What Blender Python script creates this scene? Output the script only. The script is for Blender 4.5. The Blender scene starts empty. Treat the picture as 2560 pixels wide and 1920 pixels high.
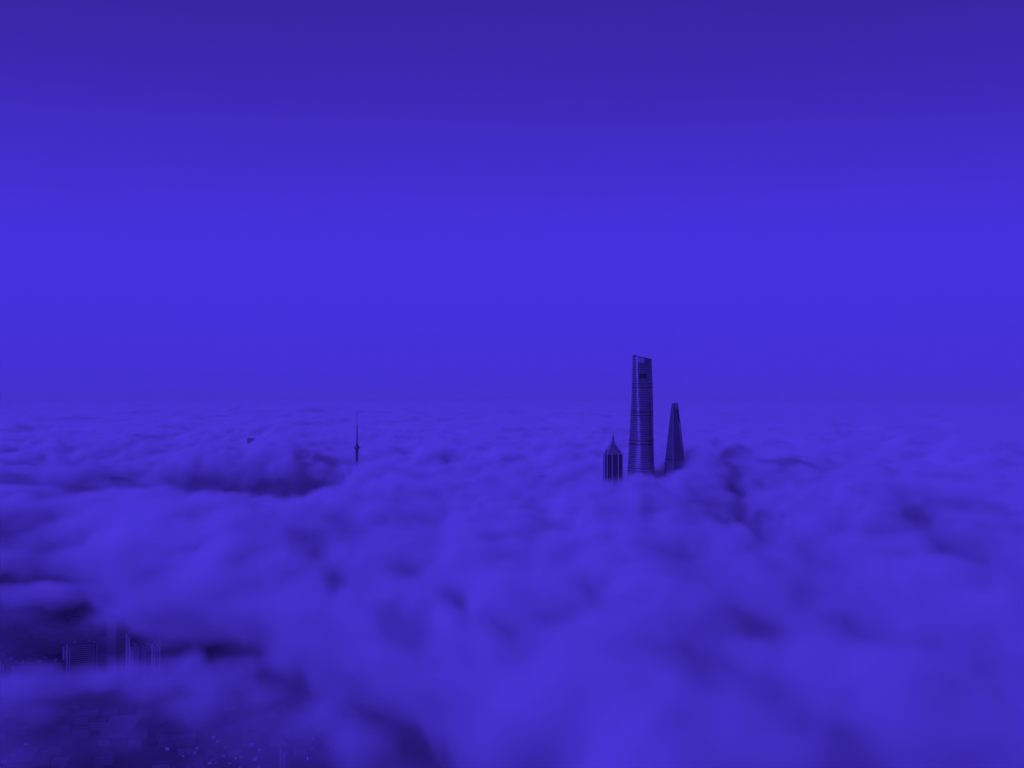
import bpy, bmesh, math, random
import numpy as np
from mathutils import Vector, Matrix

random.seed(7)
R = math.radians
scene = bpy.context.scene
COL = scene.collection

# ------------------------------------------------------------------ camera
CAM_Z = 520.0            # metres above the streets
FPX = 1790.0             # focal length in pixels of the 2560 wide photograph
HOR = 985.0              # row of the true horizon in the photograph
cam = bpy.data.cameras.new("camera")
camo = bpy.data.objects.new("camera", cam)
COL.objects.link(camo)
camo.location = (0, 0, CAM_Z)
camo.rotation_euler = (R(90) + math.atan((HOR - 960) / FPX), 0, 0)
cam.sensor_width = 36.0
cam.lens = 36.0 * FPX / 2560.0
cam.clip_start = 1.0
cam.clip_end = 200000.0
scene.camera = camo


def spot(px, py, z):
    """world point at height z seen at photo pixel (px, py)"""
    d = (CAM_Z - z) * FPX / (py - HOR)
    return Vector(((px - 1280) * d / FPX, d, z))


def atd(px, d, z=0.0):
    return Vector(((px - 1280) * d / FPX, d, z))


# ------------------------------------------------------------------ helpers
def tag(o, label=None, cat=None, group=None, kind=None):
    if label:
        o["label"] = label
    if cat:
        o["category"] = cat
    if group:
        o["group"] = group
    if kind:
        o["kind"] = kind
    return o


def empty(name, loc, rz=0.0):
    o = bpy.data.objects.new(name, None)
    COL.objects.link(o)
    o.location = loc
    o.rotation_euler = (0, 0, rz)
    return o


def link(name, bm, mat, parent=None, smooth=False):
    me = bpy.data.meshes.new(name)
    bmesh.ops.recalc_face_normals(bm, faces=bm.faces)
    bm.to_mesh(me)
    bm.free()
    if smooth:
        for p in me.polygons:
            p.use_smooth = True
    me.materials.append(mat)
    o = bpy.data.objects.new(name, me)
    COL.objects.link(o)
    if parent:
        o.parent = parent
    return o


def box(bm, x0, x1, y0, y1, z0, z1):
    v = [bm.verts.new(p) for p in ((x0, y0, z0), (x1, y0, z0), (x1, y1, z0), (x0, y1, z0),
                                   (x0, y0, z1), (x1, y0, z1), (x1, y1, z1), (x0, y1, z1))]
    for f in ((0, 3, 2, 1), (4, 5, 6, 7), (0, 1, 5, 4), (1, 2, 6, 5), (2, 3, 7, 6), (3, 0, 4, 7)):
        bm.faces.new([v[i] for i in f])


def loft(bm, rings, cap0=True, cap1=True):
    vs = [[bm.verts.new(p) for p in r] for r in rings]
    n = len(rings[0])
    for a, b in zip(vs, vs[1:]):
        for i in range(n):
            j = (i + 1) % n
            bm.faces.new((a[i], a[j], b[j], b[i]))
    if cap0:
        bm.faces.new(vs[0][::-1])
    if cap1:
        bm.faces.new(vs[-1])


def circ(r, z, n=24, cx=0.0, cy=0.0):
    return [(cx + r * math.cos(2 * math.pi * i / n), cy + r * math.sin(2 * math.pi * i / n), z) for i in range(n)]


def lathe(bm, prof, n=24, cx=0.0, cy=0.0):
    loft(bm, [circ(r, z, n, cx, cy) for r, z in prof])


def ball(bm, r, z, n=24, m=14, cx=0.0, cy=0.0):
    lathe(bm, [(max(0.02, r * math.sin(math.pi * k / m)), z - r * math.cos(math.pi * k / m)) for k in range(m + 1)], n, cx, cy)


# ------------------------------------------------------------------ materials
def mat(name, col, rough=0.6, metal=0.0, spec=0.5, var=0.0, scale=0.05, stretch=(1, 1, 1), coat=0.0):
    m = bpy.data.materials.new(name)
    m.use_nodes = True
    nt = m.node_tree
    b = nt.nodes["Principled BSDF"]
    b.inputs["Roughness"].default_value = rough
    b.inputs["Metallic"].default_value = metal
    b.inputs["Specular IOR Level"].default_value = spec
    b.inputs["Coat Weight"].default_value = coat
    c = (col, col, col * 1.05, 1) if isinstance(col, float) else (*col, 1)
    b.inputs["Base Color"].default_value = c
    if var > 0:
        tc = nt.nodes.new("ShaderNodeTexCoord")
        mp = nt.nodes.new("ShaderNodeMapping")
        mp.inputs["Scale"].default_value = stretch
        nz = nt.nodes.new("ShaderNodeTexNoise")
        nz.inputs["Scale"].default_value = scale
        nz.inputs["Detail"].default_value = 4
        rp = nt.nodes.new("ShaderNodeMapRange")
        rp.inputs["From Min"].default_value = 0.3
        rp.inputs["From Max"].default_value = 0.7
        rp.inputs["To Min"].default_value = 1 - var
        rp.inputs["To Max"].default_value = 1 + var
        mx = nt.nodes.new("ShaderNodeMix")
        mx.data_type = 'RGBA'
        mx.blend_type = 'MULTIPLY'
        mx.inputs[0].default_value = 1.0
        mx.inputs[6].default_value = c
        nt.links.new(tc.outputs["Object"], mp.inputs["Vector"])
        nt.links.new(mp.outputs[0], nz.inputs["Vector"])
        nt.links.new(nz.outputs[0], rp.inputs["Value"])
        nt.links.new(rp.outputs[0], mx.inputs[7])
        nt.links.new(mx.outputs[2], b.inputs["Base Color"])
    return m


M_glass = mat("tower_glass", 0.19, 0.44, 1.0, 0.5, 0.25, 0.06, (1, 1, 2.0))
M_glass.node_tree.nodes["Principled BSDF"].inputs["Anisotropic"].default_value = 0.62
M_glass.node_tree.nodes["Principled BSDF"].inputs["Anisotropic Rotation"].default_value = 0.25
M_ledge = mat("ledge_metal", 0.38, 0.5, 0.0)
M_dark = mat("dark_louvre", 0.01, 0.8, 0, 0.1)
M_rim = mat("rim_steel", 0.05, 0.5, 0.3)
M_fin = mat("fin_metal", 0.35, 0.4, 0.4)
M_wedge = mat("wedge_glass", 0.10, 0.42, 0.0, 0.5, 0.2, 0.05, (1, 1, 1))
M_strip = mat("pale_strip", 0.2, 0.4, 0.2)
M_pagoda = mat("pagoda_glass", 0.03, 0.3, 0.2, 0.5, 0.3, 0.08, (1, 1, 0.4))
M_tier = mat("crown_metal", 0.22, 0.45, 0.2, 0.5, 0.3, 0.15)
M_alu = mat("aluminium", 0.5, 0.45, 0.0)
M_conc = mat("shaft_concrete", 0.06, 0.7, 0, 0.4, 0.2, 0.1)
M_ball = mat("sphere_panels", 0.12, 0.3, 0.3, 0.5, 0.2, 0.2)
M_ant = mat("antenna_paint", 0.05, 0.6)
M_white = mat("white_wall", 0.75, 0.7, 0, 0.4, 0.1, 0.15)
M_panel = mat("pale_panel", 0.58, 0.8, 0, 0.3, 0.2, 0.08)
M_wall = mat("grey_wall", 0.18, 0.8, 0, 0.3, 0.3, 0.12)
M_roof = mat("flat_roof", 0.08, 0.9, 0, 0.3, 0.4, 0.15)
M_roofp = mat("pale_roof", 0.12, 0.8, 0, 0.3, 0.4, 0.1)
M_win = mat("window_glass", 0.03, 0.25)
M_bal = mat("balcony_band", 0.30, 0.8)



def rows(name, wall, band, period, duty):
    """wall with rows of windows and balcony fronts, by height"""
    m = mat(name, wall, 0.75)
    nt = m.node_tree
    b = nt.nodes["Principled BSDF"]
    tc = nt.nodes.new("ShaderNodeTexCoord")
    sp = nt.nodes.new("ShaderNodeSeparateXYZ")
    nt.links.new(tc.outputs["Object"], sp.inputs[0])
    d = nt.nodes.new("ShaderNodeMath")
    d.operation = 'DIVIDE'
    d.inputs[1].default_value = period
    nt.links.new(sp.outputs[2], d.inputs[0])
    fr = nt.nodes.new("ShaderNodeMath")
    fr.operation = 'FRACT'
    nt.links.new(d.outputs[0], fr.inputs[0])
    g = nt.nodes.new("ShaderNodeMath")
    g.operation = 'GREATER_THAN'
    g.inputs[1].default_value = duty
    nt.links.new(fr.outputs[0], g.inputs[0])
    mx = nt.nodes.new("ShaderNodeMix")
    mx.data_type = 'RGBA'
    mx.inputs[6].default_value = (wall, wall, wall, 1)
    mx.inputs[7].default_value = (band, band, band, 1)
    nt.links.new(g.outputs[0], mx.inputs[0])
    nt.links.new(mx.outputs[2], b.inputs["Base Color"])
    return m


M_rows = rows("wall_with_window_rows", 0.30, 0.07, 3.6, 0.5)
M_palerows = rows("pale_wall_with_window_rows", 0.4, 0.2, 3.6, 0.55)

# ------------------------------------------------------------------ noise
_rng = np.random.RandomState(11)
_PERM = np.concatenate([_rng.permutation(512)] * 2)
_ANG = _rng.rand(512) * 2 * np.pi
_GX, _GY = np.cos(_ANG), np.sin(_ANG)


def perlin(x, y, seed=0):
    x = x + seed * 17.31
    y = y + seed * 9.77
    xi = np.floor(x).astype(int)
    yi = np.floor(y).astype(int)
    xf, yf = x - xi, y - yi
    u = xf * xf * xf * (xf * (xf * 6 - 15) + 10)
    v = yf * yf * yf * (yf * (yf * 6 - 15) + 10)

    def g(ix, iy, dx, dy):
        h = _PERM[(_PERM[ix & 511] + iy) & 511]
        return _GX[h] * dx + _GY[h] * dy
    a = g(xi, yi, xf, yf)
    b = g(xi + 1, yi, xf - 1, yf)
    c = g(xi, yi + 1, xf, yf - 1)
    d = g(xi + 1, yi + 1, xf - 1, yf - 1)
    return (a + u * (b - a)) * (1 - v) + (c + u * (d - c)) * v * 1.0


def billow(x, y, s, seed):
    wx = x + 0.25 * s * perlin(x / s * 1.7, y / s * 1.7, seed + 40)
    wy = y + 0.25 * s * perlin(x / s * 1.7, y / s * 1.7, seed + 41)
    n = np.abs(perlin(wx / s, wy / s, seed)) * 1.9
    return np.sqrt(n * n + 0.02) - 0.55


def sstep(e0, e1, x):
    t = np.clip((x - e0) / (e1 - e0), 0, 1)
    return t * t * (3 - 2 * t)


# Billows and hollows of the cloud deck.  Each entry: where on the deck (written as the
# place's bearing and dip, then turned into a ground position), size, turn, height change
# in metres, and change of how thick the mist is.
#   x, y, sx, sy, turn(deg), dH, dC
FEATURES = [
    # hollows
    (650, 1184, 190, 33, 3, -140, -0.65),
    (800, 1195, 90, 16, 0, -60, -0.6),
    (230, 1165, 130, 26, -3, -50, -0.15),
    (90, 1395, 140, 16, 3, -80, -0.75),
    (500, 1512, 90, 15, 25, -60, -0.7),
    (980, 1478, 130, 15, 30, -75, -0.95),
    (1160, 1472, 110, 14, 34, -55, -0.8),
    (1420, 1222, 75, 16, 8, -125, -0.75),
    (2020, 1335, 190, 14, 26, -60, -0.3),
    (2190, 1550, 220, 15, 30, -80, -0.9),
    (2510, 1392, 120, 19, 20, -85, -0.95),
    (1900, 1205, 170, 22, 0, 55, 0.3),
    (2010, 1710, 140, 18, 28, -50, -0.5),
    (1310, 1900, 90, 50, 20, -30, -0.6),
    (2400, 1645, 50, 12, 15, -40, -0.45),
    (1950, 1325, 190, 38, 22, -20, -0.14),
    (960, 1710, 150, 70, 22, -20, -0.5),
    (90, 1300, 150, 50, 0, -20, -0.14),
    (1930, 1545, 150, 24, 30, -25, -0.25),
    (1900, 1710, 190, 45, 18, -30, -0.45),
    (1340, 1870, 130, 60, 10, -30, -0.45),
    (590, 1695, 90, 30, 20, -25, -0.35),
    (2350, 1620, 90, 24, 25, -25, -0.3),
    (1480, 1460, 70, 18, 25, -25, -0.25),
    (2380, 1300, 90, 14, 15, -35, -0.3),
    (260, 1430, 400, 160, 12, -10, -0.13),
    (800, 1600, 260, 150, 30, -10, -0.06),
    (1980, 1420, 380, 60, 25, -12, -0.14),
    (1750, 1690, 260, 50, 18, -12, -0.14),
    # crests
    (470, 1300, 180, 50, 0, 45, 0.3),
    (900, 1248, 260, 26, -4, 48, 0.4),
    (1290, 1225, 80, 22, 0, 40, 0.3),
    (1565, 1254, 135, 16, 3, 92, 0.5),
    (1520, 1400, 300, 90, 25, 26, 0.5),
    (1600, 1215, 40, 8, 0, -8, 0.2),
    (1740, 1205, 55, 9, 0, 56, 0.4),
    (1830, 1290, 110, 40, 10, 30, 0.4),
    (1670, 1205, 40, 8, 0, 14, 0.3),
    (1860, 1185, 80, 14, 0, 34, 0.2),
    (2050, 1160, 100, 18, 0, 38, 0.3),
    (2190, 1240, 110, 20, 0, 50, 0.3),
    (2440, 1120, 120, 18, 0, 50, 0.2),
    (893, 1192, 80, 10, 0, 110, 0.8),
    (610, 1134, 150, 9, 0, 182, 0.9),
    (780, 1110, 60, 8, 0, 40, 0.2),
    (220, 1440, 200, 22, 0, 34, 0.5),
    (2150, 1640, 160, 40, 25, 20, 0.3),
    (2350, 1430, 160, 22, 20, 30, 0.3),
    (1780, 1860, 360, 80, 8, 34, 0.6),
]
ZREF = 268.0
# the break over the city: its edge (row -> column) on the level of the thin low veil,
# and the shreds of that veil: x, y, sx, sy, strength
ZVEIL = 222.0
EDGE_Y = [1425, 1450, 1478, 1530, 1620, 1735, 1840, 1945, 2100]
EDGE_X = [-300, 160, 440, 545, 650, 850, 1060, 1150, 1270]
# shreds of mist hanging in the break: column, row, height, half width and half height (pixels
# at that distance), strength
PUFFS = [
    (150, 1700, 215, 220, 58, 0.95),
    (10, 1725, 205, 120, 60, 0.6),
    (330, 1694, 220, 140, 56, 0.9),
    (450, 1665, 225, 90, 70, 0.8),
    (430, 1585, 225, 90, 50, 0.3),
    (500, 1755, 215, 110, 50, 0.6),
    (90, 1785, 205, 110, 40, 0.3),
    (560, 1690, 228, 110, 70, 0.75),
    (640, 1740, 228, 90, 50, 0.6),
    (300, 1855, 205, 80, 40, 0.12),
    (660, 1800, 220, 80, 36, 0.22),
    (800, 1800, 228, 120, 70, 0.7),
    (910, 1870, 228, 100, 90, 0.6),
    (130, 1488, 228, 240, 46, 0.9),
    (330, 1525, 225, 120, 40, 0.4),
    (30, 1910, 205, 90, 46, 0.12),
]


def deck(X, Y):
    """cloud top height and mist strength over the ground point (X, Y)"""
    near = sstep(3200, 700, Y)
    far = sstep(2500, 6000, Y)
    H = np.full_like(X, ZREF) + 34 * perlin(X / 1500, Y / 1500, 1)
    H = H + (56 - 30 * near) * billow(X, Y, 620, 2)
    H = H + (46 - 33 * near - 30 * far) * billow(X, Y, 310, 3)
    H = H + (16 - 11 * near - 13 * far) * billow(X, Y, 105, 4) + far * 44 * billow(X, Y, 1000, 12)
    H = H + (5.0 - 2 * near - 2 * far) * billow(X, Y, 48, 5)
    C = np.ones_like(X)
    W = 0.45 * perlin(X / 260, Y / 260, 6) + 0.35 * perlin(X / 95, Y / 95, 7)
    Yc = np.maximum(Y, 200)
    wx = 55 * perlin(X / 210, Y / 210, 28) + 26 * perlin(X / 90, Y / 90, 8) + 14 * perlin(X / 40, Y / 40, 9)
    wy = 16 * perlin(X / 210, Y / 210, 38) + 14 * perlin(X / 90, Y / 90, 18) + 10 * perlin(X / 40, Y / 40, 19)
    px = 1280 + (X + wx) * FPX / Yc
    py = HOR + (CAM_Z - ZREF) * FPX / np.maximum(Yc + wy, 150)
    for x, y, sx, sy, a, dh, dc in FEATURES:
        if -1.3 < dc < 0:
            y = y - 0.06 * (y - HOR)
            dc = dc * 1.6
            dh = dh * 1.15
            sy = sy * 1.15
        ca, sa = math.cos(R(a)), math.sin(R(a))
        u = ((px - x) * ca + (py - y) * sa) / sx
        v = (-(px - x) * sa + (py - y) * ca) / sy
        g = np.exp(-0.5 * (u * u + v * v) ** 1.3)
        H = H + dh * g
        C = C + dc * g
    pz = HOR + (CAM_Z - ZVEIL) * FPX / np.maximum(Yc + wy, 150)
    G = sstep(70, -130, px - np.interp(pz, EDGE_Y, EDGE_X)) * sstep(1430, 1465, pz)
    G2 = sstep(150, 90, px - np.interp(pz, EDGE_Y, EDGE_X)) * sstep(1385, 1410, pz)
    H = H * (1 - G) + G * (ZVEIL + 30 + 0.25 * (H - ZREF))
    C = np.clip(C, 0.0, 1.4) * (1 - G) + G * 0.06
    C0 = C - 0.4 * G2
    C = np.clip(C, 0.0, 1.4) + W * sstep(1.5, 0.3, C) * 0.9
    return H, np.clip(C, 0.05, 1.4), C0


# ------------------------------------------------------------------ mist: a volume grown in geometry nodes
def mist_material(name, dens):
    m = bpy.data.materials.new(name)
    m.use_nodes = True
    nt = m.node_tree
    nt.nodes.remove(nt.nodes["Principled BSDF"])
    pv = nt.nodes.new("ShaderNodeVolumePrincipled")
    pv.inputs["Color"].default_value = (0.955, 0.955, 0.955, 1)
    pv.inputs["Density"].default_value = dens
    pv.inputs["Density Attribute"].default_value = "density"
    pv.inputs["Anisotropy"].default_value = 0.0
    nt.links.new(pv.outputs[0], nt.nodes["Material Output"].inputs["Volume"])
    return m


def softness(Y):
    return 52 - 26 * sstep(800, 2600, Y)


def mist(name, x0, x1, y0, y1, z0, z1, vox, voz, material, label, puffs=False):
    step = max(vox, 7.0)
    nx = int((x1 - x0) / step) + 2
    ny = int((y1 - y0) / step) + 2
    gx = x0 + np.arange(nx) * step
    gy = y0 + np.arange(ny) * step
    X, Y = np.meshgrid(gx, gy)
    H, C, C0 = deck(X, Y)
    me = bpy.data.meshes.new(name)
    co = np.stack([X, Y, H], -1).reshape(-1, 3).astype(np.float32)
    me.vertices.add(len(co))
    me.vertices.foreach_set("co", co.ravel())
    at = me.attributes.new("deck", 'FLOAT_VECTOR', 'POINT')
    S = softness(Y)
    at2 = me.attributes.new("underside", 'FLOAT_VECTOR', 'POINT')
    U = V0 - 90 * sstep(0.6, 1.0, C0)
    P = 0.55 + 0.45 * sstep(700, 2200, Y) - 0.35 * sstep(3500, 6000, Y)
    at2.data.foreach_set("vector", np.stack([U, P, U], -1).astype(np.float32).ravel())
    at.data.foreach_set("vector", np.stack([H, C, S], -1).astype(np.float32).ravel())
    o = bpy.data.objects.new(name, me)
    COL.objects.link(o)
    me.materials.append(material)
    ng = bpy.data.node_groups.new(name, 'GeometryNodeTree')
    ng.interface.new_socket("Geometry", in_out='INPUT', socket_type='NodeSocketGeometry')
    ng.interface.new_socket("Geometry", in_out='OUTPUT', socket_type='NodeSocketGeometry')
    N, L = ng.nodes, ng.links
    gi = N.new("NodeGroupInput")
    go = N.new("NodeGroupOutput")

    def put(sock, v):
        if isinstance(v, (int, float)):
            sock.default_value = v
        else:
            L.new(v, sock)

    def math_(op, a, b=0.0, c=None, clamp=False):
        n = N.new("ShaderNodeMath")
        n.operation = op
        n.use_clamp = clamp
        put(n.inputs[0], a)
        put(n.inputs[1], b)
        if c is not None:
            put(n.inputs[2], c)
        return n.outputs[0]
    pos = N.new("GeometryNodeInputPosition")
    sp = N.new("ShaderNodeSeparateXYZ")
    L.new(pos.outputs[0], sp.inputs[0])
    dn = N.new("ShaderNodeTexNoise")
    dn.inputs["Scale"].default_value = 1 / 70.0
    dn.inputs["Detail"].default_value = 3
    L.new(pos.outputs[0], dn.inputs["Vector"])
    dv = N.new("ShaderNodeSeparateXYZ")
    L.new(dn.outputs["Color"], dv.inputs[0])
    sway = 90.0 if vox < 20 else 0.0
    fx = math_('DIVIDE', math_('ADD', math_('SUBTRACT', sp.outputs[0], x0 + sway / 2), math_('MULTIPLY', dv.outputs[0], sway)), step)
    fy = math_('DIVIDE', math_('ADD', math_('SUBTRACT', sp.outputs[1], y0 + sway / 2), math_('MULTIPLY', dv.outputs[1], sway)), step)
    ix = math_('FLOOR', math_('MINIMUM', math_('MAXIMUM', fx, 0.0), nx - 2.0))
    iy = math_('FLOOR', math_('MINIMUM', math_('MAXIMUM', fy, 0.0), ny - 2.0))
    tx = math_('SUBTRACT', fx, ix, clamp=True)
    ty = math_('SUBTRACT', fy, iy, clamp=True)
    base = math_('MULTIPLY_ADD', iy, float(nx), ix)
    def named(a):
        na = N.new("GeometryNodeInputNamedAttribute")
        na.data_type = 'FLOAT_VECTOR'
        na.inputs["Name"].default_value = a
        return na
    na = named("deck")
    nu = named("underside")

    def samp(off, na=na):
        s = N.new("GeometryNodeSampleIndex")
        s.data_type = 'FLOAT_VECTOR'
        s.domain = 'POINT'
        s.clamp = True
        L.new(gi.outputs[0], s.inputs["Geometry"])
        L.new(na.outputs[0], s.inputs["Value"])
        fi = N.new("FunctionNodeFloatToInt")
        fi.rounding_mode = 'ROUND'
        L.new(math_('ADD', base, float(off)), fi.inputs[0])
        L.new(fi.outputs[0], s.inputs["Index"])
        return s.outputs[0]

    def vmix(a, b, t):
        n = N.new("ShaderNodeMix")
        n.data_type = 'VECTOR'
        L.new(t, n.inputs[0])
        L.new(a, n.inputs[4])
        L.new(b, n.inputs[5])
        return n.outputs[1]
    q = vmix(vmix(samp(0), samp(1), tx), vmix(samp(nx), samp(nx + 1), tx), ty)
    sq = N.new("ShaderNodeSeparateXYZ")
    L.new(q, sq.inputs[0])
    h, c, s = sq.outputs
    su = N.new("ShaderNodeSeparateXYZ")
    L.new(samp(0, nu), su.inputs[0])
    under, puff = su.outputs[0], su.outputs[1]

    def noise(scale, detail, zs=1.0, src=None):
        mp = N.new("ShaderNodeVectorMath")
        mp.operation = 'MULTIPLY'
        L.new(src or pos.outputs[0], mp.inputs[0])
        mp.inputs[1].default_value = zs if isinstance(zs, tuple) else (1, 1, zs)
        n = N.new("ShaderNodeTexNoise")
        n.inputs["Scale"].default_value = scale
        n.inputs["Detail"].default_value = detail
        L.new(mp.outputs[0], n.inputs["Vector"])
        return math_('SUBTRACT', n.outputs[0], 0.5)
    rv = N.new("ShaderNodeVectorRotate")
    rv.rotation_type = 'Z_AXIS'
    rv.inputs["Angle"].default_value = R(-50)
    L.new(pos.outputs[0], rv.inputs["Vector"])
    rv_out = rv.outputs[0]
    n1 = noise(1 / 95.0, 5, 1.3)
    n2 = noise(1 / 260.0, 2, 1.3)

    def cells(scale, seed):
        """rounded cauliflower heads, 0.5 at their middle"""
        wn = N.new("ShaderNodeTexNoise")
        wn.inputs["Scale"].default_value = scale * 1.6
        wn.inputs["Detail"].default_value = 2
        L.new(pos.outputs[0], wn.inputs["Vector"])
        sc = N.new("ShaderNodeVectorMath")
        sc.operation = 'MULTIPLY_ADD'
        L.new(wn.outputs["Color"], sc.inputs[0])
        sc.inputs[1].default_value = (0.45 / scale,) * 3
        L.new(pos.outputs[0], sc.inputs[2])
        off = N.new("ShaderNodeVectorMath")
        off.inputs[1].default_value = (seed * 311.0, seed * 127.0, 0)
        L.new(sc.outputs[0], off.inputs[0])
        v = N.new("ShaderNodeTexVoronoi")
        v.feature = 'F1'
        v.inputs["Scale"].default_value = scale
        L.new(off.outputs[0], v.inputs["Vector"])
        return math_('SUBTRACT', 0.5, v.outputs["Distance"])
    big = 1.0 if vox < 20 else (2.0 if vox < 50 else 3.5)
    w1 = cells(1 / (210.0 * big), 1)
    w2 = cells(1 / (85.0 * big), 2)
    heads = math_('ADD', math_('MULTIPLY', w1, 62.0), math_('MULTIPLY', w2, 26.0 if big < 2 else 14.0))
    top = math_('ADD', math_('ADD', h, math_('MULTIPLY', n1, WISP)), math_('MULTIPLY', n2, WISP * 0.8))
    top = math_('ADD', top, math_('MULTIPLY', heads, puff))
    if vox < 20:
        n4 = noise(1 / 40.0, 5, 1.2)
        top = math_('ADD', top, math_('MULTIPLY', n4, 30.0))
        top = math_('ADD', top, math_('MULTIPLY', noise(1 / 120.0, 6, (1.0, 0.3, 1.5), rv_out), 46.0))
    depth = math_('DIVIDE', math_('SUBTRACT', top, sp.outputs[2]), s)
    d = math_('MULTIPLY', depth, 1.0, clamp=True)
    d = math_('POWER', d, 1.3)
    # thin patches: the strength field with wisps
    cc = math_('ADD', c, math_('MULTIPLY', n1, 0.9))
    cc = math_('MAXIMUM', cc, math_('MULTIPLY', c, 0.25))
    cc = math_('MAXIMUM', cc, 0.0)
    d = math_('MULTIPLY', d, math_('POWER', cc, 1.5))
    # loose thin wisps drifting over the heads
    n3 = noise(1 / 105.0, 6, (1.0, 0.32, 1.8), rv.outputs[0])
    loose = math_('DIVIDE', math_('SUBTRACT', math_('ADD', top, 50.0), sp.outputs[2]), 110.0, clamp=True)
    loose = math_('MULTIPLY', loose, math_('MAXIMUM', math_('MULTIPLY_ADD', n3, 1.5, 0.0), 0.0))
    loose = math_('MULTIPLY', loose, 0.5 if vox < 20 else 0.2)
    d = math_('ADD', d, math_('MULTIPLY', loose, math_('MINIMUM', cc, 1.0)))
    # the deck has an underside
    d = math_('MULTIPLY', d, math_('DIVIDE', math_('SUBTRACT', sp.outputs[2], under), 40.0, clamp=True))
    if puffs:
        wn = N.new("ShaderNodeTexNoise")
        wn.inputs["Scale"].default_value = 1 / 60.0
        wn.inputs["Detail"].default_value = 4
        L.new(pos.outputs[0], wn.inputs["Vector"])
        wp = N.new("ShaderNodeVectorMath")
        wp.operation = 'MULTIPLY_ADD'
        L.new(wn.outputs["Color"], wp.inputs[0])
        wp.inputs[1].default_value = (70, 70, 45)
        L.new(pos.outputs[0], wp.inputs[2])
        total = None
        for ix, iy, z, rx, ry, a in PUFFS:
            p = spot(ix, iy, z)
            k = p.y / FPX
            r = Vector((rx * k, ry * k * 1.3, ry * k * 0.75))
            sb = N.new("ShaderNodeVectorMath")
            sb.operation = 'SUBTRACT'
            L.new(wp.outputs[0], sb.inputs[0])
            sb.inputs[1].default_value = p + Vector((35, 35, 22.5))
            ml = N.new("ShaderNodeVectorMath")
            ml.operation = 'MULTIPLY'
            L.new(sb.outputs[0], ml.inputs[0])
            ml.inputs[1].default_value = (1 / r.x, 1 / r.y, 1 / r.z)
            dt = N.new("ShaderNodeVectorMath")
            dt.operation = 'DOT_PRODUCT'
            L.new(ml.outputs[0], dt.inputs[0])
            L.new(ml.outputs[0], dt.inputs[1])
            e = math_('SUBTRACT', 1.0, dt.outputs["Value"], clamp=True)
            e = math_('MULTIPLY', math_('POWER', e, 1.5), a)
            total = e if total is None else math_('ADD', total, e)
        wisp = math_('MULTIPLY_ADD', n1, 2.6, 1.0, clamp=False)
        total = math_('MULTIPLY', total, math_('MAXIMUM', wisp, 0.1))
        shred = math_('MAXIMUM', math_('MULTIPLY_ADD', n3, 2.6, -0.12), 0.0)
        shred = math_('MULTIPLY', shred, math_('DIVIDE', math_('SUBTRACT', sp.outputs[2], 140.0), 40.0, clamp=True))
        shred = math_('MULTIPLY', shred, math_('DIVIDE', math_('SUBTRACT', 265.0, sp.outputs[2]), 40.0, clamp=True))
        d = math_('ADD', d, math_('ADD', total, math_('MULTIPLY', shred, 0.28)))
    vc = N.new("GeometryNodeVolumeCube")
    L.new(d, vc.inputs["Density"])
    vc.inputs["Min"].default_value = (x0, y0, z0)
    vc.inputs["Max"].default_value = (x1, y1, z1)
    vc.inputs["Resolution X"].default_value = int((x1 - x0) / vox)
    vc.inputs["Resolution Y"].default_value = int((y1 - y0) / vox)
    vc.inputs["Resolution Z"].default_value = int((z1 - z0) / voz)
    sm = N.new("GeometryNodeSetMaterial")
    sm.inputs["Material"].default_value = material
    L.new(vc.outputs[0], sm.inputs["Geometry"])
    L.new(sm.outputs[0], go.inputs[0])
    md = o.modifiers.new("mist", 'NODES')
    md.node_group = ng
    tag(o, label, kind="stuff")
    return o


WISP = 88.0
DENS = 0.055
V0 = 185.0        # underside of the deck
mm = mist_material("mist_volume", DENS)
mist("mist", -1500, 1500, 230, 1750, V0 - 100, 400, 5.6, 4.6, mm, "soft drifting mist in the nearest part of the cloud deck", True)
mist("mist", -3900, 3900, 1750, 5200, V0 - 100, 430, 11.5, 6.5, mm, "mist on the billows around and behind the skyscrapers")
mist("mist", -8800, 8800, 5200, 11500, 180, 430, 32.0, 8.0, mm, "mist on the small far billows behind the skyscrapers")
mist("mist", -21000, 21000, 11500, 28000, 190, 430, 85.0, 12.0, mm, "far mist on the cloud deck towards the horizon")


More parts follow.
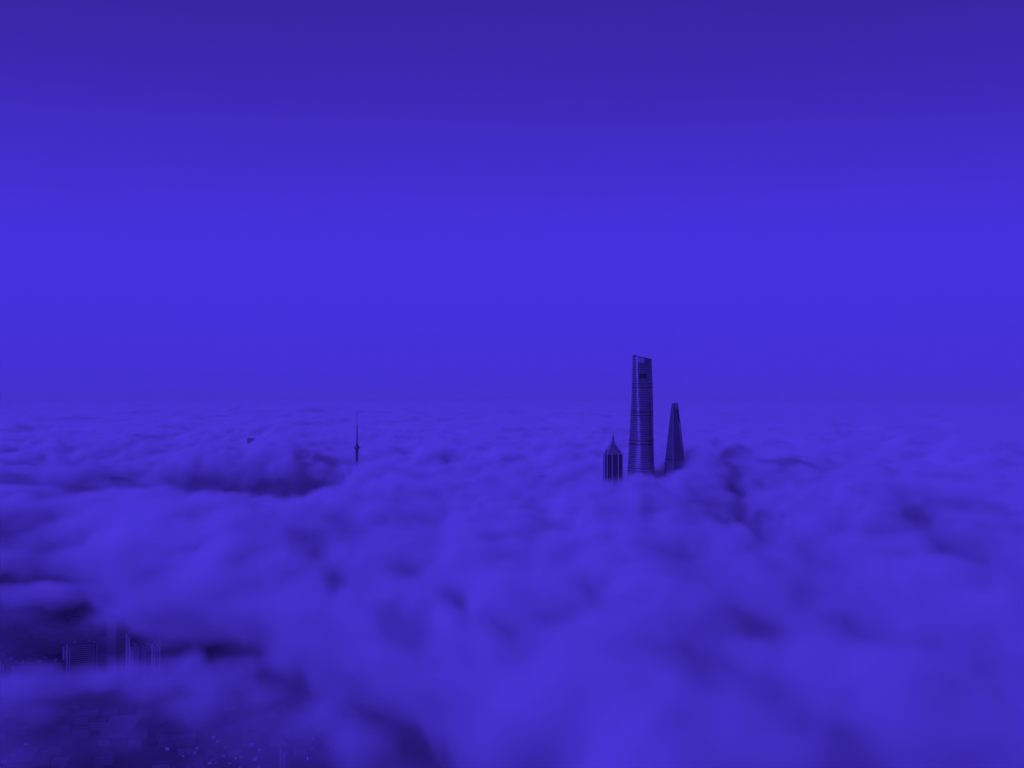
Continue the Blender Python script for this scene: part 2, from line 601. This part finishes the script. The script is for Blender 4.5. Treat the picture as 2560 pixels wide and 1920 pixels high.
# ------------------------------------------------------------------ dense heart of the cloud deck (opaque)
def clouds():
    m = bpy.data.materials.new("cloud_heart")
    m.use_nodes = True
    b = m.node_tree.nodes["Principled BSDF"]
    b.inputs["Base Color"].default_value = (0.68, 0.68, 0.68, 1)
    b.inputs["Roughness"].default_value = 1.0
    b.inputs["Specular IOR Level"].default_value = 0.0
    ys = [240.0]
    while ys[-1] < 60000:
        ys.append(ys[-1] + max(9.0, ys[-1] * 0.0062))
    ys = np.array(ys)
    ts = np.linspace(-0.86, 0.86, 420)
    T, Y = np.meshgrid(ts, ys)
    X = T * (Y + 350)
    H, C, C0 = deck(X, Y)
    S = softness(Y)
    Z = H - CORE * S - 8
    ny, nx = Z.shape
    co = np.stack([X, Y, Z], -1).reshape(-1, 3).astype(np.float32)
    i = np.arange(ny * nx).reshape(ny, nx)
    f = np.stack([i[:-1, :-1], i[:-1, 1:], i[1:, 1:], i[1:, :-1]], -1).reshape(-1, 4)
    # the heart stays a good hundred metres inside the thick mist
    keep = C0.copy()
    for _ in range(14):
        keep[:, 1:-1] = np.minimum(keep[:, 1:-1], np.minimum(keep[:, :-2], keep[:, 2:]))
    for _ in range(11):
        keep[1:-1] = np.minimum(keep[1:-1], np.minimum(keep[:-2], keep[2:]))
    f = f[keep.ravel()[f].min(1) > CUT]
    me = bpy.data.meshes.new("clouds")
    me.vertices.add(len(co))
    me.vertices.foreach_set("co", co.ravel())
    me.loops.add(f.size)
    me.loops.foreach_set("vertex_index", f.ravel().astype(np.int32))
    me.polygons.add(len(f))
    me.polygons.foreach_set("loop_start", np.arange(0, f.size, 4, dtype=np.int32))
    me.polygons.foreach_set("use_smooth", np.ones(len(f), dtype=bool))
    me.update()
    me.validate()
    me.materials.append(m)
    o = bpy.data.objects.new("clouds", me)
    COL.objects.link(o)
    tag(o, "sea of billowing cloud that covers the whole city to the horizon", kind="stuff")


CORE = 1.0
CUT = 0.93      # thinner than this there is only mist
clouds()


# ------------------------------------------------------------------ ground
def ground():
    m = bpy.data.materials.new("city_ground")
    m.use_nodes = True
    nt = m.node_tree
    b = nt.nodes["Principled BSDF"]
    b.inputs["Roughness"].default_value = 0.95
    tc = nt.nodes.new("ShaderNodeTexCoord")
    n = nt.nodes.new("ShaderNodeTexNoise")
    n.inputs["Scale"].default_value = 0.02
    n.inputs["Detail"].default_value = 8
    r = nt.nodes.new("ShaderNodeValToRGB")
    r.color_ramp.elements[0].position = 0.35
    r.color_ramp.elements[0].color = (0.015, 0.018, 0.015, 1)
    r.color_ramp.elements[1].position = 0.7
    r.color_ramp.elements[1].color = (0.07, 0.07, 0.065, 1)
    nt.links.new(tc.outputs["Object"], n.inputs["Vector"])
    nt.links.new(n.outputs[0], r.inputs[0])
    nt.links.new(r.outputs[0], b.inputs["Base Color"])
    bm = bmesh.new()
    v = [bm.verts.new(p) for p in ((-70000, -5000, 0), (70000, -5000, 0), (70000, 90000, 0), (-70000, 90000, 0))]
    bm.faces.new(v)
    o = link("ground", bm, m)
    tag(o, "dark city ground glimpsed through the break in the clouds", kind="structure")


ground()


# ------------------------------------------------------------------ twisted skyscraper
def twisted_tower():
    D = 2080.0
    p = atd(1604.0, D)
    t = empty("twisted_skyscraper", p, -R(8.9))
    tag(t, "tallest skyscraper, twisted glass with slanted top and bright vertical gleam, standing in the clouds", "skyscraper")

    def half(z):
        return np.interp(z, [0, 150, 299, 450, 632], [44.5, 42.5, 38.3, 33.0, 26.6])

    def phi(z):
        return R(25 + (z - 280) / (632 - 280) * (-62))

    def rad(th, z, off=0.0):
        f = th - phi(z)
        r = half(z) * (0.985 + 0.065 * math.cos(3 * f) + 0.012 * math.cos(6 * f))
        g = (f - R(100) + math.pi) % (2 * math.pi) - math.pi
        r -= 2.6 * math.exp(-(g / R(5)) ** 2)
        return r + off

    def pt(th, z, off=0.0):
        r = rad(th, z, off)
        return (r * math.sin(th), -r * math.cos(th), z)

    def rim(th):
        s = math.sin(th)
        if math.cos(th) < 0:
            return 617.0
        return 632.0 - 3.0 * float(sstep(-0.62, -0.5, s)) - 8.0 * max(0.0, (s + 0.5) / 1.5)
    n = 96
    TH = [2 * math.pi * i / n for i in range(n)]
    bm = bmesh.new()
    zs = []
    for k in range(90):
        z = k * 6.6
        zs += [(z, 0, 0), (z + 5.3, 0, 0), (z + 5.4, 0.95, 1), (z + 6.4, 0.95, 1), (z + 6.5, 0, 1)]
    zs.append((597.9, 0, 0))
    vv = [[bm.verts.new(pt(a, z, off)) for a in TH] for z, off, _ in zs]
    for q in range(len(zs) - 1):
        for i in range(n):
            j = (i + 1) % n
            f = bm.faces.new((vv[q][i], vv[q][j], vv[q + 1][j], vv[q + 1][i]))
            f.material_index = 1 if (zs[q][2] and zs[q + 1][2]) or zs[q + 1][1] > zs[q][1] else 0
    bm.faces.new(vv[-1])
    fo = link("glass_facade", bm, M_glass, t)
    fo.data.materials.append(M_ledge)
    # dark service bands
    for zb in (55, 135, 216, 297, 375, 458, 538):
        for k in (0, 9.5):
            bm = bmesh.new()
            loft(bm, [[pt(a, zb + k + dz, off) for a in TH] for off, dz in ((0.2, 0), (1.05, 0.2), (1.05, 1.7), (0.2, 1.9))], False, False)
            link("service_band", bm, M_dark, t)
    # crown: open ring of glass above the last floor with a slanted rim
    bm = bmesh.new()
    o = {}
    for i, a in enumerate(TH):
        s = math.sin(a)
        zr = rim(a)
        slat = -0.42 < s < 0.3 and math.cos(a) > 0
        z0 = zr - 2.5 if slat else 598.0
        o[i] = [bm.verts.new(pt(a, z0, 0)), bm.verts.new(pt(a, zr, 0)), bm.verts.new(pt(a, zr, -1.2)), bm.verts.new(pt(a, z0, -1.2))]
        o[i].append(slat)
    for i in range(n):
        j = (i + 1) % n
        A, B = o[i], o[j]
        if A[4] != B[4]:
            continue
        for q in range(4):
            w = (q + 1) % 4
            bm.faces.new((A[q], B[q], B[w], A[w]))
    crown = link("crown", bm, M_glass, t)
    bm = bmesh.new()
    rr = [[bm.verts.new((pt(a, rim(a) + dz, off))) for off, dz in ((0.5, -1.6), (0.5, 0.3), (-1.5, 0.3), (-1.5, -1.6))] for a in TH]
    for i in range(n):
        j = (i + 1) % n
        for q in range(4):
            w = (q + 1) % 4
            bm.faces.new((rr[i][q], rr[j][q], rr[j][w], rr[i][w]))
    link("rim", bm, M_rim, crown)
    for k in range(9):
        a = math.asin(-0.40 + 0.085 * k)
        x, y, _ = pt(a, 605, -0.3)
        bm = bmesh.new()
        box(bm, x - 0.95, x + 0.95, y, y + 1.5, 609.02, rim(a) - 2)
        link("slat", bm, M_fin, crown)
    bm = bmesh.new()
    arc = [math.asin(-0.45 + 0.05 * k) for k in range(17)]
    loft(bm, [[pt(a, 598, 0), pt(a, 609, 0), pt(a, 609, -1), pt(a, 598, -1)] for a in arc])
    link("crown_wall", bm, M_glass, crown)
    for z in (602, 608.6, 615.2, 621.8):
        bm = bmesh.new()
        arc = [a for a in [2 * math.pi * i / n - math.pi for i in range(n)] if -1.9 < a < -0.5]
        loft(bm, [[pt(a, z + dz, off) for off, dz in ((0.1, 0), (0.95, 0.1), (0.95, 1.0), (0.1, 1.1))] for a in arc])
        link("crown_ledge", bm, M_ledge, crown)
    # black louvred opening
    bm = bmesh.new()
    aa = [R(-13 + k * 3.2) for k in range(15)]
    rows = [[pt(a, zz, 1.15) for a in aa] for zz in (566, 578)]
    v = [[bm.verts.new(q) for q in r] for r in rows]
    w = [[bm.verts.new(pt(a, zz, 0.1)) for a in aa] for zz in (566, 578)]
    for i in range(len(aa) - 1):
        bm.faces.new((v[0][i], v[0][i + 1], v[1][i + 1], v[1][i]))
        bm.faces.new((v[1][i], v[1][i + 1], w[1][i + 1], w[1][i]))
        bm.faces.new((v[0][i], v[0][i + 1], w[0][i + 1], w[0][i]))
    link("louvre_panel", bm, M_dark, t)
    # pale verticals beside it and rungs below, in the seam of the glass
    for a0, a1, z0, z1 in ((38, 40, 566, 580), (47, 49, 566, 580), (40, 62, 555, 557), (36, 60, 548, 549.5), (50, 66, 543, 544.5)):
        bm = bmesh.new()
        A, B = R(a0), R(a1)
        q = [pt(A, z0, 1.3), pt(B, z0, 1.3), pt(B, z1, 1.3), pt(A, z1, 1.3)]
        q2 = [pt(A, z0, 0.1), pt(B, z0, 0.1), pt(B, z1, 0.1), pt(A, z1, 0.1)]
        loft(bm, [q2, q])
        link("seam_bracket", bm, M_fin, t)
    return t


twisted_tower()


# ------------------------------------------------------------------ wedge skyscraper with an opening at the top
def wedge_tower():
    D = 2080.0
    t = empty("wedge_skyscraper", atd(1687.0, D), R(-20))
    tag(t, "dark tapering skyscraper with a knife-like top and dark opening, right of the tallest tower", "skyscraper")
    a = 41.0

    def w(z):
        return float(np.interp(z, [0, 120, 220, 299, 360, 420, 460, 493], [39.5, 38.0, 35.0, 29.5, 22.4, 14.5, 9.0, 4.0]))
    vh0, vh1, z0, z1, zt = 13.0, 22.0, 437.0, 478.0, 492.0

    def section(z):
        W = w(z)
        return [(-.8, -a + .8, z), (.8, -a + .8, z), (W, -a + W, z), (W, a - W, z), (.8, a - .8, z), (-.8, a - .8, z), (-W, a - W, z), (-W, -a + W, z)]
    bm = bmesh.new()
    loft(bm, [section(z) for z in list(np.linspace(0, 420, 22)) + [437.0]])
    loft(bm, [section(z1), section(zt)])
    for sgn in (-1, 1):
        rings = []
        for z, v in ((z0, vh0), (z1, vh1)):
            W = w(z)
            rings.append([(-.8, sgn * (a - .8), z), (.8, sgn * (a - .8), z), (W, sgn * (a - W), z), (W, sgn * v, z), (-W, sgn * v, z), (-W, sgn * (a - W), z)])
        loft(bm, rings)
    link("glass_facade", bm, M_wedge, t)
    # lining of the opening
    for sgn in (-1, 1):
        bm = bmesh.new()
        q = []
        for z, v in ((z0 + .3, vh0), (z1 - .3, vh1)):
            u = w(z) - 0.2
            q.append((u, sgn * v, z))
            q.append((-u, sgn * v, z))
        r0 = [q[0], q[1], q[3], q[2]]
        r1 = [(x, y - sgn * 0.5, z) for x, y, z in r0]
        loft(bm, [r0, r1])
        link("opening_lining", bm, M_dark, t)
    # pale strips along the two sharp corners
    for sgn in (-1, 1):
        bm = bmesh.new()
        rings = [[(-1.7, sgn * (a - 1.0), z), (1.7, sgn * (a - 1.0), z), (1.3, sgn * (a + 0.6), z), (-1.3, sgn * (a + 0.6), z)] for z in (0, 240, 492)]
        loft(bm, rings)
        link("corner_strip", bm, M_strip, t)
    bm = bmesh.new()
    box(bm, -3.2, 3.2, -a + 5.5, a - 5.5, 492.02, 493.4)
    link("roof_deck", bm, M_rim, t)
    # floor lines
    for zb in (150, 245, 330):
        bm = bmesh.new()
        loft(bm, [[(x * 1.006, y * 1.006, z) for x, y, _ in section(zb)] for z in (zb, zb + 3)])
        link("service_band", bm, M_dark, t)


wedge_tower()


# ------------------------------------------------------------------ tiered tower with a spire
def tiered_tower():
    D = 1720.0
    t = empty("tiered_tower", atd(1532.5, D), R(5))
    tag(t, "stepped pagoda-like tower with vertical ribs and a thin spire, left of the tallest tower", "skyscraper")

    def plan(hw, z, c=0.34):
        k = hw * c
        j = hw * 0.86
        return [(-k, -hw, z), (k, -hw, z), (k, -j, z), (j, -j, z), (j, -k, z), (hw, -k, z), (hw, k, z), (j, k, z), (j, j, z), (k, j, z),
                (k, hw, z), (-k, hw, z), (-k, j, z), (-j, j, z), (-j, k, z), (-hw, k, z), (-hw, -k, z), (-j, -k, z), (-j, -j, z), (-k, -j, z)]
    bm = bmesh.new()
    loft(bm, [plan(25.0, 0), plan(24.0, 180)])
    loft(bm, [plan(23.4, 180.02), plan(22.6, 300)])
    loft(bm, [plan(22.0, 300.02), plan(21.6, 376)])
    link("shaft", bm, M_pagoda, t)
    tiers = ((19.0, 376.02, 385), (14.5, 385.02, 389.5), (11.0, 389.52, 394.5), (8.0, 394.52, 399), (5.0, 399.02, 405))
    for hw, z0, z1 in tiers:
        bm = bmesh.new()
        loft(bm, [plan(hw, z0), plan(hw * 0.95, z1)])
        tier = link("crown_tier", bm, M_tier, t)
        for sx in (-1, 1):
            for sy in (-1, 1):
                bm = bmesh.new()
                x, y = sx * hw * 0.84, sy * hw * 0.84
                loft(bm, [[(x - 1.4, y - 1.4, z0), (x + 1.4, y - 1.4, z0), (x + 1.4, y + 1.4, z0), (x - 1.4, y + 1.4, z0)],
                          [(x - .25, y - .25, z1 + 5.0), (x + .25, y - .25, z1 + 5.0), (x + .25, y + .25, z1 + 5.0), (x - .25, y + .25, z1 + 5.0)]])
                link("corner_point", bm, M_alu, tier)
    # ribs up the shaft
    for hw, z0, z1 in ((24.6, 0, 180), (23.1, 180.02, 300), (21.9, 300.02, 379)):
        for s in (-1, 1):
            for q in (-0.86, -0.34, 0.34, 0.86):
                jj = hw if abs(q) < 0.5 else hw * 0.86
                x = q * hw
                spots = [(x, s * jj)] + ([(s * jj, x)] if abs(q) < 0.5 else [])
                for u, v in spots:
                    bm = bmesh.new()
                    box(bm, u - 0.75, u + 0.75, v - 0.75, v + 0.75, z0, z1 + 1.5)
                    link("rib", bm, M_alu, t)
    for hw, z in ((22.3, 312), (22.2, 335), (22.1, 357), (22.0, 374.5)):
        bm = bmesh.new()
        loft(bm, [plan(hw, z), plan(hw, z + 1.2)])
        link("ledge", bm, M_rim, t)
    bm = bmesh.new()
    lathe(bm, [(2.4, 404), (1.6, 408), (1.2, 410), (2.6, 412.5), (2.2, 415), (1.0, 418), (0.5, 421), (0.22, 432)], 12)
    link("spire", bm, M_rim, t)


tiered_tower()


# ------------------------------------------------------------------ television tower
def tv_tower():
    D = 2325.0
    t = empty("television_tower", atd(893.0, D))
    tag(t, "thin television tower with a small sphere and long antenna rising alone from the clouds", "tower")
    for k in range(3):
        a = R(90 + 120 * k)
        bm = bmesh.new()
        lathe(bm, [(2.0, 0), (2.0, 345)], 20, 2.4 * math.cos(a), 2.4 * math.sin(a))
        link("column", bm, M_conc, t, True)
    bm = bmesh.new()
    ball(bm, 25.0, 263, 32, 18)
    o = link("sphere", bm, M_ball, t, True)
    bm = bmesh.new()
    ball(bm, 25.0, 95, 32, 18)
    link("sphere", bm, M_ball, t, True)
    bm = bmesh.new()
    ball(bm, 8.6, 347, 24, 14)
    o = link("small_sphere", bm, M_ball, t, True)
    bm = bmesh.new()
    lathe(bm, [(8.3, 344.6), (9.3, 345.2), (9.3, 348.0), (8.3, 348.6)], 24)
    link("viewing_ring", bm, M_strip, o)
    bm = bmesh.new()
    lathe(bm, [(3.4, 354), (2.8, 360), (2.2, 363)], 20)
    link("neck", bm, M_conc, t)
    bm = bmesh.new()
    lathe(bm, [(1.9, 362), (1.8, 390), (2.5, 390.5), (2.5, 392), (1.5, 393), (1.4, 413), (2.1, 413.5), (2.1, 416), (0.9, 417), (0.8, 445), (0.45, 446), (0.35, 467)], 14)
    link("antenna", bm, M_ant, t)


tv_tower()


# ------------------------------------------------------------------ tower whose curved roof just breaks the clouds
def curved_roof_tower():
    D = 3300.0
    t = empty("curved_roof_tower", atd(628.0, D), R(8))
    tag(t, "office tower drowned in cloud with only the tip of its curved roof showing", "skyscraper")
    hw, hd = 16.0, 12.0

    def rz(x):
        return 316 - 8.0 * ((x + 8) / 27.0) ** 2 if x > -8 else 316 - 2.0 * ((x + 8) / 11.0) ** 2
    bm = bmesh.new()
    box(bm, -hw + 2, hw - 2, -hd, hd, 0, 306)
    link("facade", bm, M_wedge, t)
    bm = bmesh.new()
    xs = np.linspace(-hw, hw, 17)
    rings = []
    for x in xs:
        z = float(rz(x))
        th = 2.0 + 3.5 * max(0.0, (x + 5) / 35)
        rings.append([(x, -hd - 2, z - th), (x, hd + 2, z - th), (x, hd + 2, z), (x, -hd - 2, z)])
    loft(bm, rings)
    link("curved_roof", bm, M_rim, t)
    for x in (-12, 0, 12):
        bm = bmesh.new()
        box(bm, x - 1, x + 1, -hd + 1, hd - 1, 306.02, rz(x) - 3.2)
        link("roof_support", bm, M_rim, t)


curved_roof_tower()


# ------------------------------------------------------------------ the city under the break
def slab_block(px, py, h, length, depth, rz, label, group=None, bands=True, white_end=True, tank=True, dx=0.0):
    """apartment slab; (px, py) is where the top of its near left corner shows"""
    p = spot(px, py, h)
    t = empty("apartment_block", (p.x, p.y, 0), rz)
    tag(t, label, "apartment block", group)
    bm = bmesh.new()
    box(bm, 0, length, 0, depth, 0, h)
    link("wall", bm, M_rows if bands else M_wall, t)
    bm = bmesh.new()
    box(bm, -0.3, length + 0.3, -0.3, depth + 0.3, h + 0.01, h + 0.5)
    roof = link("roof", bm, M_roof, t)
    if tank:
        k = max(1, int(length / 22))
        for q in range(k):
            bm = bmesh.new()
            x = (q + 0.5) * length / k
            box(bm, x - 2.2, x + 2.2, depth * 0.35, depth * 0.8, h + 0.52, h + 4.2)
            link("stair_hut", bm, M_bal, roof)
    if white_end:
        for x0, x1, z1 in ((-0.4, 2.4, h + 0.9), (4.2, 6.2, h - 5)):
            bm = bmesh.new()
            box(bm, x0, x1, -0.45, -0.02, 0, z1)
            link("pale_end_panel", bm, M_panel, t)
    return t


blocks = [
    (6, 1652, 52, 30, 11, 16, "pale ended slab block cut by the left edge of the picture, above the mist"),
    (38, 1662, 50, 78, 12, 14, "long slab block with a row of roof huts, nearest the left edge"),
    (163, 1616, 66, 12, 10, 12, "narrow block with a pale strip, just left of the slab with balconies"),
    (172, 1610, 72, 46, 12, 14, "slab block with bright twin corner strips and rows of balconies"),
    (240, 1601, 74, 34, 12, 14, "slab block with one thin pale corner between the balcony slab and the misty tower"),
    (320, 1584, 92, 7, 9, 8, "thinnest block, a pale sliver standing right of the misty tower"),
    (328, 1616, 70, 16, 12, 8, "lower block leaning against the pale sliver block"),
    (360, 1613, 68, 18, 12, 6, "low grey block left of the pair of pale blocks"),
    (384, 1608, 72, 7, 10, 6, "left one of the pair of pale narrow blocks by the mist edge"),
    (396, 1607, 72, 8, 10, 6, "right one of the pair of pale narrow blocks by the mist edge"),
    (704, 1868, 40, 12, 14, 14, "lone block with a bright end wall at the bottom, right of the scattered houses"),
]
for px, py, h, l, d, rz, lab in blocks:
    slab_block(px, py, h, l, d, R(rz), lab, bands=l > 14)

# misty pale tower
p = spot(272, 1540, 118)
t = empty("apartment_tower", (p.x, p.y, 0), R(5))
tag(t, "tallest pale tower block of the drowned city with masts on its roof", "apartment block")
bm = bmesh.new()
box(bm, 0, 16, 0, 16, 0, 118)
link("wall", bm, M_palerows, t)
bm = bmesh.new()
box(bm, -0.4, 16.4, -0.4, 16.4, 118.02, 119)
rf = link("roof", bm, M_roof, t)
bm = bmesh.new()
box(bm, 4, 11, 5, 11, 119.02, 124)
link("stair_hut", bm, M_bal, rf)
bm = bmesh.new()
box(bm, 2, 2.5, 3, 3.5, 119.02, 131)
link("mast", bm, M_bal, rf)


# long low complexes with sheds
def low_hall(px, py, l, d, h, rz, label, roofmat):
    p = spot(px, py, h)
    t = empty("low_hall", (p.x, p.y, 0), rz)
    tag(t, label, "hall")
    bm = bmesh.new()
    box(bm, 0, l, 0, d, 0, h)
    link("wall", bm, M_wall, t)
    n = max(2, int(d / 5))
    for k in range(n):
        bm = bmesh.new()
        y0, y1 = k * d / n, (k + 1) * d / n
        v = [bm.verts.new(q) for q in ((-.3, y0, h + .02), (-.3, y1 - .1, h + .02), (-.3, (y0 + y1) / 2, h + 2.6),
                                       (l + .3, y0, h + .02), (l + .3, y1 - .1, h + .02), (l + .3, (y0 + y1) / 2, h + 2.6))]
        for f in ((0, 1, 2), (3, 5, 4), (0, 2, 5, 3), (1, 4, 5, 2), (0, 3, 4, 1)):
            bm.faces.new([v[i] for i in f])
        link("roof", bm, roofmat, t)


halls = [
    (258, 1822, 46, 48, 12, 8, "large pale ribbed roof in the middle of the lower left mist gap", M_roofp),
    (178, 1792, 40, 16, 10, 24, "smaller bent roof just left of the large pale ribbed roof", M_roofp),
    (32, 1822, 24, 10, 8, 10, "small roof near the left edge above the striped roofs", M_roofp),
    (36, 1885, 30, 26, 9, 12, "striped row of roofs at the bottom left corner", M_roofp),
    (402, 1848, 50, 14, 12, 16, "long low roof left of the scattered bright houses", M_roofp),
    (136, 1902, 20, 14, 9, 14, "roof with thin ridges at the bottom, right of the striped row", M_roofp),
]
for px, py, l, d, h, rz, lab, rm in halls:
    low_hall(px, py, l, d, h, R(rz), lab, rm)


# small houses: one built, the rest copied
def make_house():
    t = empty("small_house", (0, 0, 0))
    bm = bmesh.new()
    box(bm, -3.2, 3.2, -2.6, 2.6, 0, 6)
    link("wall", bm, M_white, t)
    bm = bmesh.new()
    v = [bm.verts.new(q) for q in ((-3.6, -3.0, 6.02), (3.6, -3.0, 6.02), (3.6, 3.0, 6.02), (-3.6, 3.0, 6.02), (-3.6, 0, 8.4), (3.6, 0, 8.4))]
    for f in ((0, 1, 5, 4), (2, 3, 4, 5), (0, 4, 3), (1, 2, 5), (3, 2, 1, 0)):
        bm.faces.new([v[i] for i in f])
    link("roof", bm, M_roof, t)
    bm = bmesh.new()
    box(bm, -.6, .6, -2.66, -2.61, 0, 2.2)
    link("door", bm, M_win, t)
    return t


def dup(root, loc, rz, sc=1.0):
    r = root.copy()
    COL.objects.link(r)
    r.location = loc
    r.rotation_euler = (0, 0, rz)
    r.scale = (sc, sc, sc)
    for ch in list(root.children):
        c = ch.copy()
        COL.objects.link(c)
        c.parent = r
        for g in ch.children:
            e = g.copy()
            COL.objects.link(e)
            e.parent = c
    return r


house = make_house()
HOUSES = [(540, 1833), (549, 1843), (569, 1856), (576, 1864), (585, 1874), (596, 1872), (537, 1871), (564, 1879), (530, 1896),
          (539, 1890), (546, 1896), (581, 1896), (597, 1884), (608, 1882), (634, 1851), (643, 1886), (658, 1883), (665, 1862),
          (654, 1864), (607, 1906), (651, 1908), (654, 1919), (776, 1885), (783, 1861), (715, 1845), (788, 1835), (466, 1878),
          (492, 1872), (498, 1861), (426, 1861), (640, 1824), (878, 1890), (880, 1914), (845, 1860), (118, 1870), (123, 1880),
          (75, 1852), (103, 1861), (40, 1877), (20, 1892), (215, 1600), (236, 1603), (62, 1645), (84, 1645), (118, 1637)]
for i, (px, py) in enumerate(HOUSES):
    p = spot(px, py, 4)
    o = house if i == 0 else dup(house, (p.x, p.y, 0), R(random.uniform(-5, 50)), random.uniform(0.5, 0.9))
    if i == 0:
        o.location = (p.x, p.y, 0)
        o.scale = (.7, .7, .7)
    tag(o, "small bright walled house among dark roofs under the break in the clouds", "house", "small houses under the break in the clouds")


# ordinary blocks between them
def make_flat():
    t = empty("low_block", (0, 0, 0))
    bm = bmesh.new()
    box(bm, -16, 16, -5, 5, 0, 18)
    link("wall", bm, M_rows, t)
    bm = bmesh.new()
    box(bm, -16.4, 16.4, -5.4, 5.4, 18.02, 18.6)
    link("roof", bm, M_roof, t)
    return t


flat = make_flat()
k = 0
for row in range(38):
    for c in range(24):
        Y = 890 + row * 25 + random.uniform(-4, 4)
        X = -1180 + c * 43 + row * 2 + random.uniform(-8, 8)
        px = 1280 + X * FPX / Y
        py = HOR + (CAM_Z - 18) * FPX / Y
        if not (-40 < px < 900 and py < 1930) or random.random() < 0.38 or k > 285:
            continue
        if 1700 < py < 1740 or (py < 1700 and px > 430):
            continue
        o = flat if k == 0 else dup(flat, (X, Y, 0), R(12 + random.uniform(-6, 6)), random.uniform(0.4, 0.75))
        if k == 0:
            o.location = (X, Y, 0)
            o.rotation_euler = (0, 0, R(12))
        tag(o, "dark low apartment row among the streets under the break in the clouds", "apartment block", "dark apartment rows under the clouds")
        k += 1

# ------------------------------------------------------------------ air
m = bpy.data.materials.new("haze_air")
m.use_nodes = True
nt = m.node_tree
nt.nodes.remove(nt.nodes["Principled BSDF"])
pv = nt.nodes.new("ShaderNodeVolumePrincipled")
pv.inputs["Color"].default_value = (0.83, 0.83, 0.83, 1)
pv.inputs["Density"].default_value = 5.5e-5
nt.links.new(pv.outputs[0], nt.nodes["Material Output"].inputs["Volume"])
bm = bmesh.new()
box(bm, -48000, 48000, -4000, 62000, -41, 660)
HAZE = link("haze", bm, m)
tag(HAZE, "thin air haze that fades the far clouds into the sky", kind="stuff")

# ------------------------------------------------------------------ sky and sun
TINT = (0.093, 0.050, 1.0)
w = bpy.data.worlds.new("World")
scene.world = w
w.use_nodes = True
nt = w.node_tree
bg = nt.nodes["Background"]
tc = nt.nodes.new("ShaderNodeTexCoord")
sp = nt.nodes.new("ShaderNodeSeparateXYZ")
nt.links.new(tc.outputs["Generated"], sp.inputs[0])
rp = nt.nodes.new("ShaderNodeValToRGB")
cr = rp.color_ramp
cr.interpolation = 'B_SPLINE'


def lin(c):
    c /= 255.0
    return c / 12.92 if c <= 0.04045 else ((c + 0.055) / 1.055) ** 2.4


stops = [(0.0, (69, 49, 214)), (0.04, (69, 49, 215)), (0.10, (70, 49, 220)), (0.19, (72, 52, 226)), (0.27, (68, 48, 212)), (0.38, (61, 42, 184)),
         (0.50, (53, 38, 156)), (0.75, (50, 35, 146)), (1.0, (48, 34, 142))]
while len(cr.elements) < len(stops):
    cr.elements.new(0.5)
for e, (pos, c) in zip(cr.elements, stops):
    e.position = pos
    e.color = (*[lin(v) for v in c], 1)
mp = nt.nodes.new("ShaderNodeMapping")
mp.inputs["Scale"].default_value = (1.5, 1.5, 16)
nz = nt.nodes.new("ShaderNodeTexNoise")
nz.inputs["Scale"].default_value = 1.4
nz.inputs["Detail"].default_value = 3
nt.links.new(tc.outputs["Generated"], mp.inputs["Vector"])
nt.links.new(mp.outputs[0], nz.inputs["Vector"])
ma = nt.nodes.new("ShaderNodeMath")
ma.operation = 'MULTIPLY_ADD'
ma.inputs[1].default_value = 0.04
nt.links.new(nz.outputs[0], ma.inputs[0])
sb = nt.nodes.new("ShaderNodeMath")
sb.operation = 'SUBTRACT'
sb.inputs[1].default_value = 0.02
xx = nt.nodes.new("ShaderNodeMath")
xx.operation = 'MULTIPLY'
nt.links.new(sp.outputs[0], xx.inputs[0])
nt.links.new(sp.outputs[0], xx.inputs[1])
xk = nt.nodes.new("ShaderNodeMath")
xk.operation = 'MULTIPLY_ADD'
xk.inputs[1].default_value = 0.45
xk.inputs[2].default_value = 1.0
nt.links.new(xx.outputs[0], xk.inputs[0])
xz = nt.nodes.new("ShaderNodeMath")
xz.operation = 'MULTIPLY'
nt.links.new(xk.outputs[0], xz.inputs[0])
nt.links.new(sp.outputs[2], xz.inputs[1])
nt.links.new(xz.outputs[0], sb.inputs[0])
nt.links.new(sb.outputs[0], ma.inputs[2])
nt.links.new(ma.outputs[0], rp.inputs[0])
nt.links.new(rp.outputs[0], bg.inputs["Color"])
bg.inputs["Strength"].default_value = 1.0

sd = bpy.data.lights.new("sun", 'SUN')
so = bpy.data.objects.new("sun", sd)
COL.objects.link(so)
S = Vector((-0.80, -0.42, 0.44)).normalized()
so.rotation_euler = S.to_track_quat('Z', 'Y').to_euler()
so.location = (0, 0, 3000)
sd.energy = 3.5
sd.color = TINT
sd.angle = R(2)

# ------------------------------------------------------------------ render
vs = scene.view_settings
vs.view_transform = 'Standard'
vs.look = 'None'
vs.exposure = 0.0
vs.gamma = 1.0
cy = scene.cycles
cy.max_bounces = 12
cy.volume_bounces = 7
cy.diffuse_bounces = 3
cy.glossy_bounces = 3
cy.transparent_max_bounces = 8
cy.volume_step_rate = 2.6
cy.volume_max_steps = 300
cy.use_denoising = True
cy.use_adaptive_sampling = True
cy.adaptive_threshold = 0.02
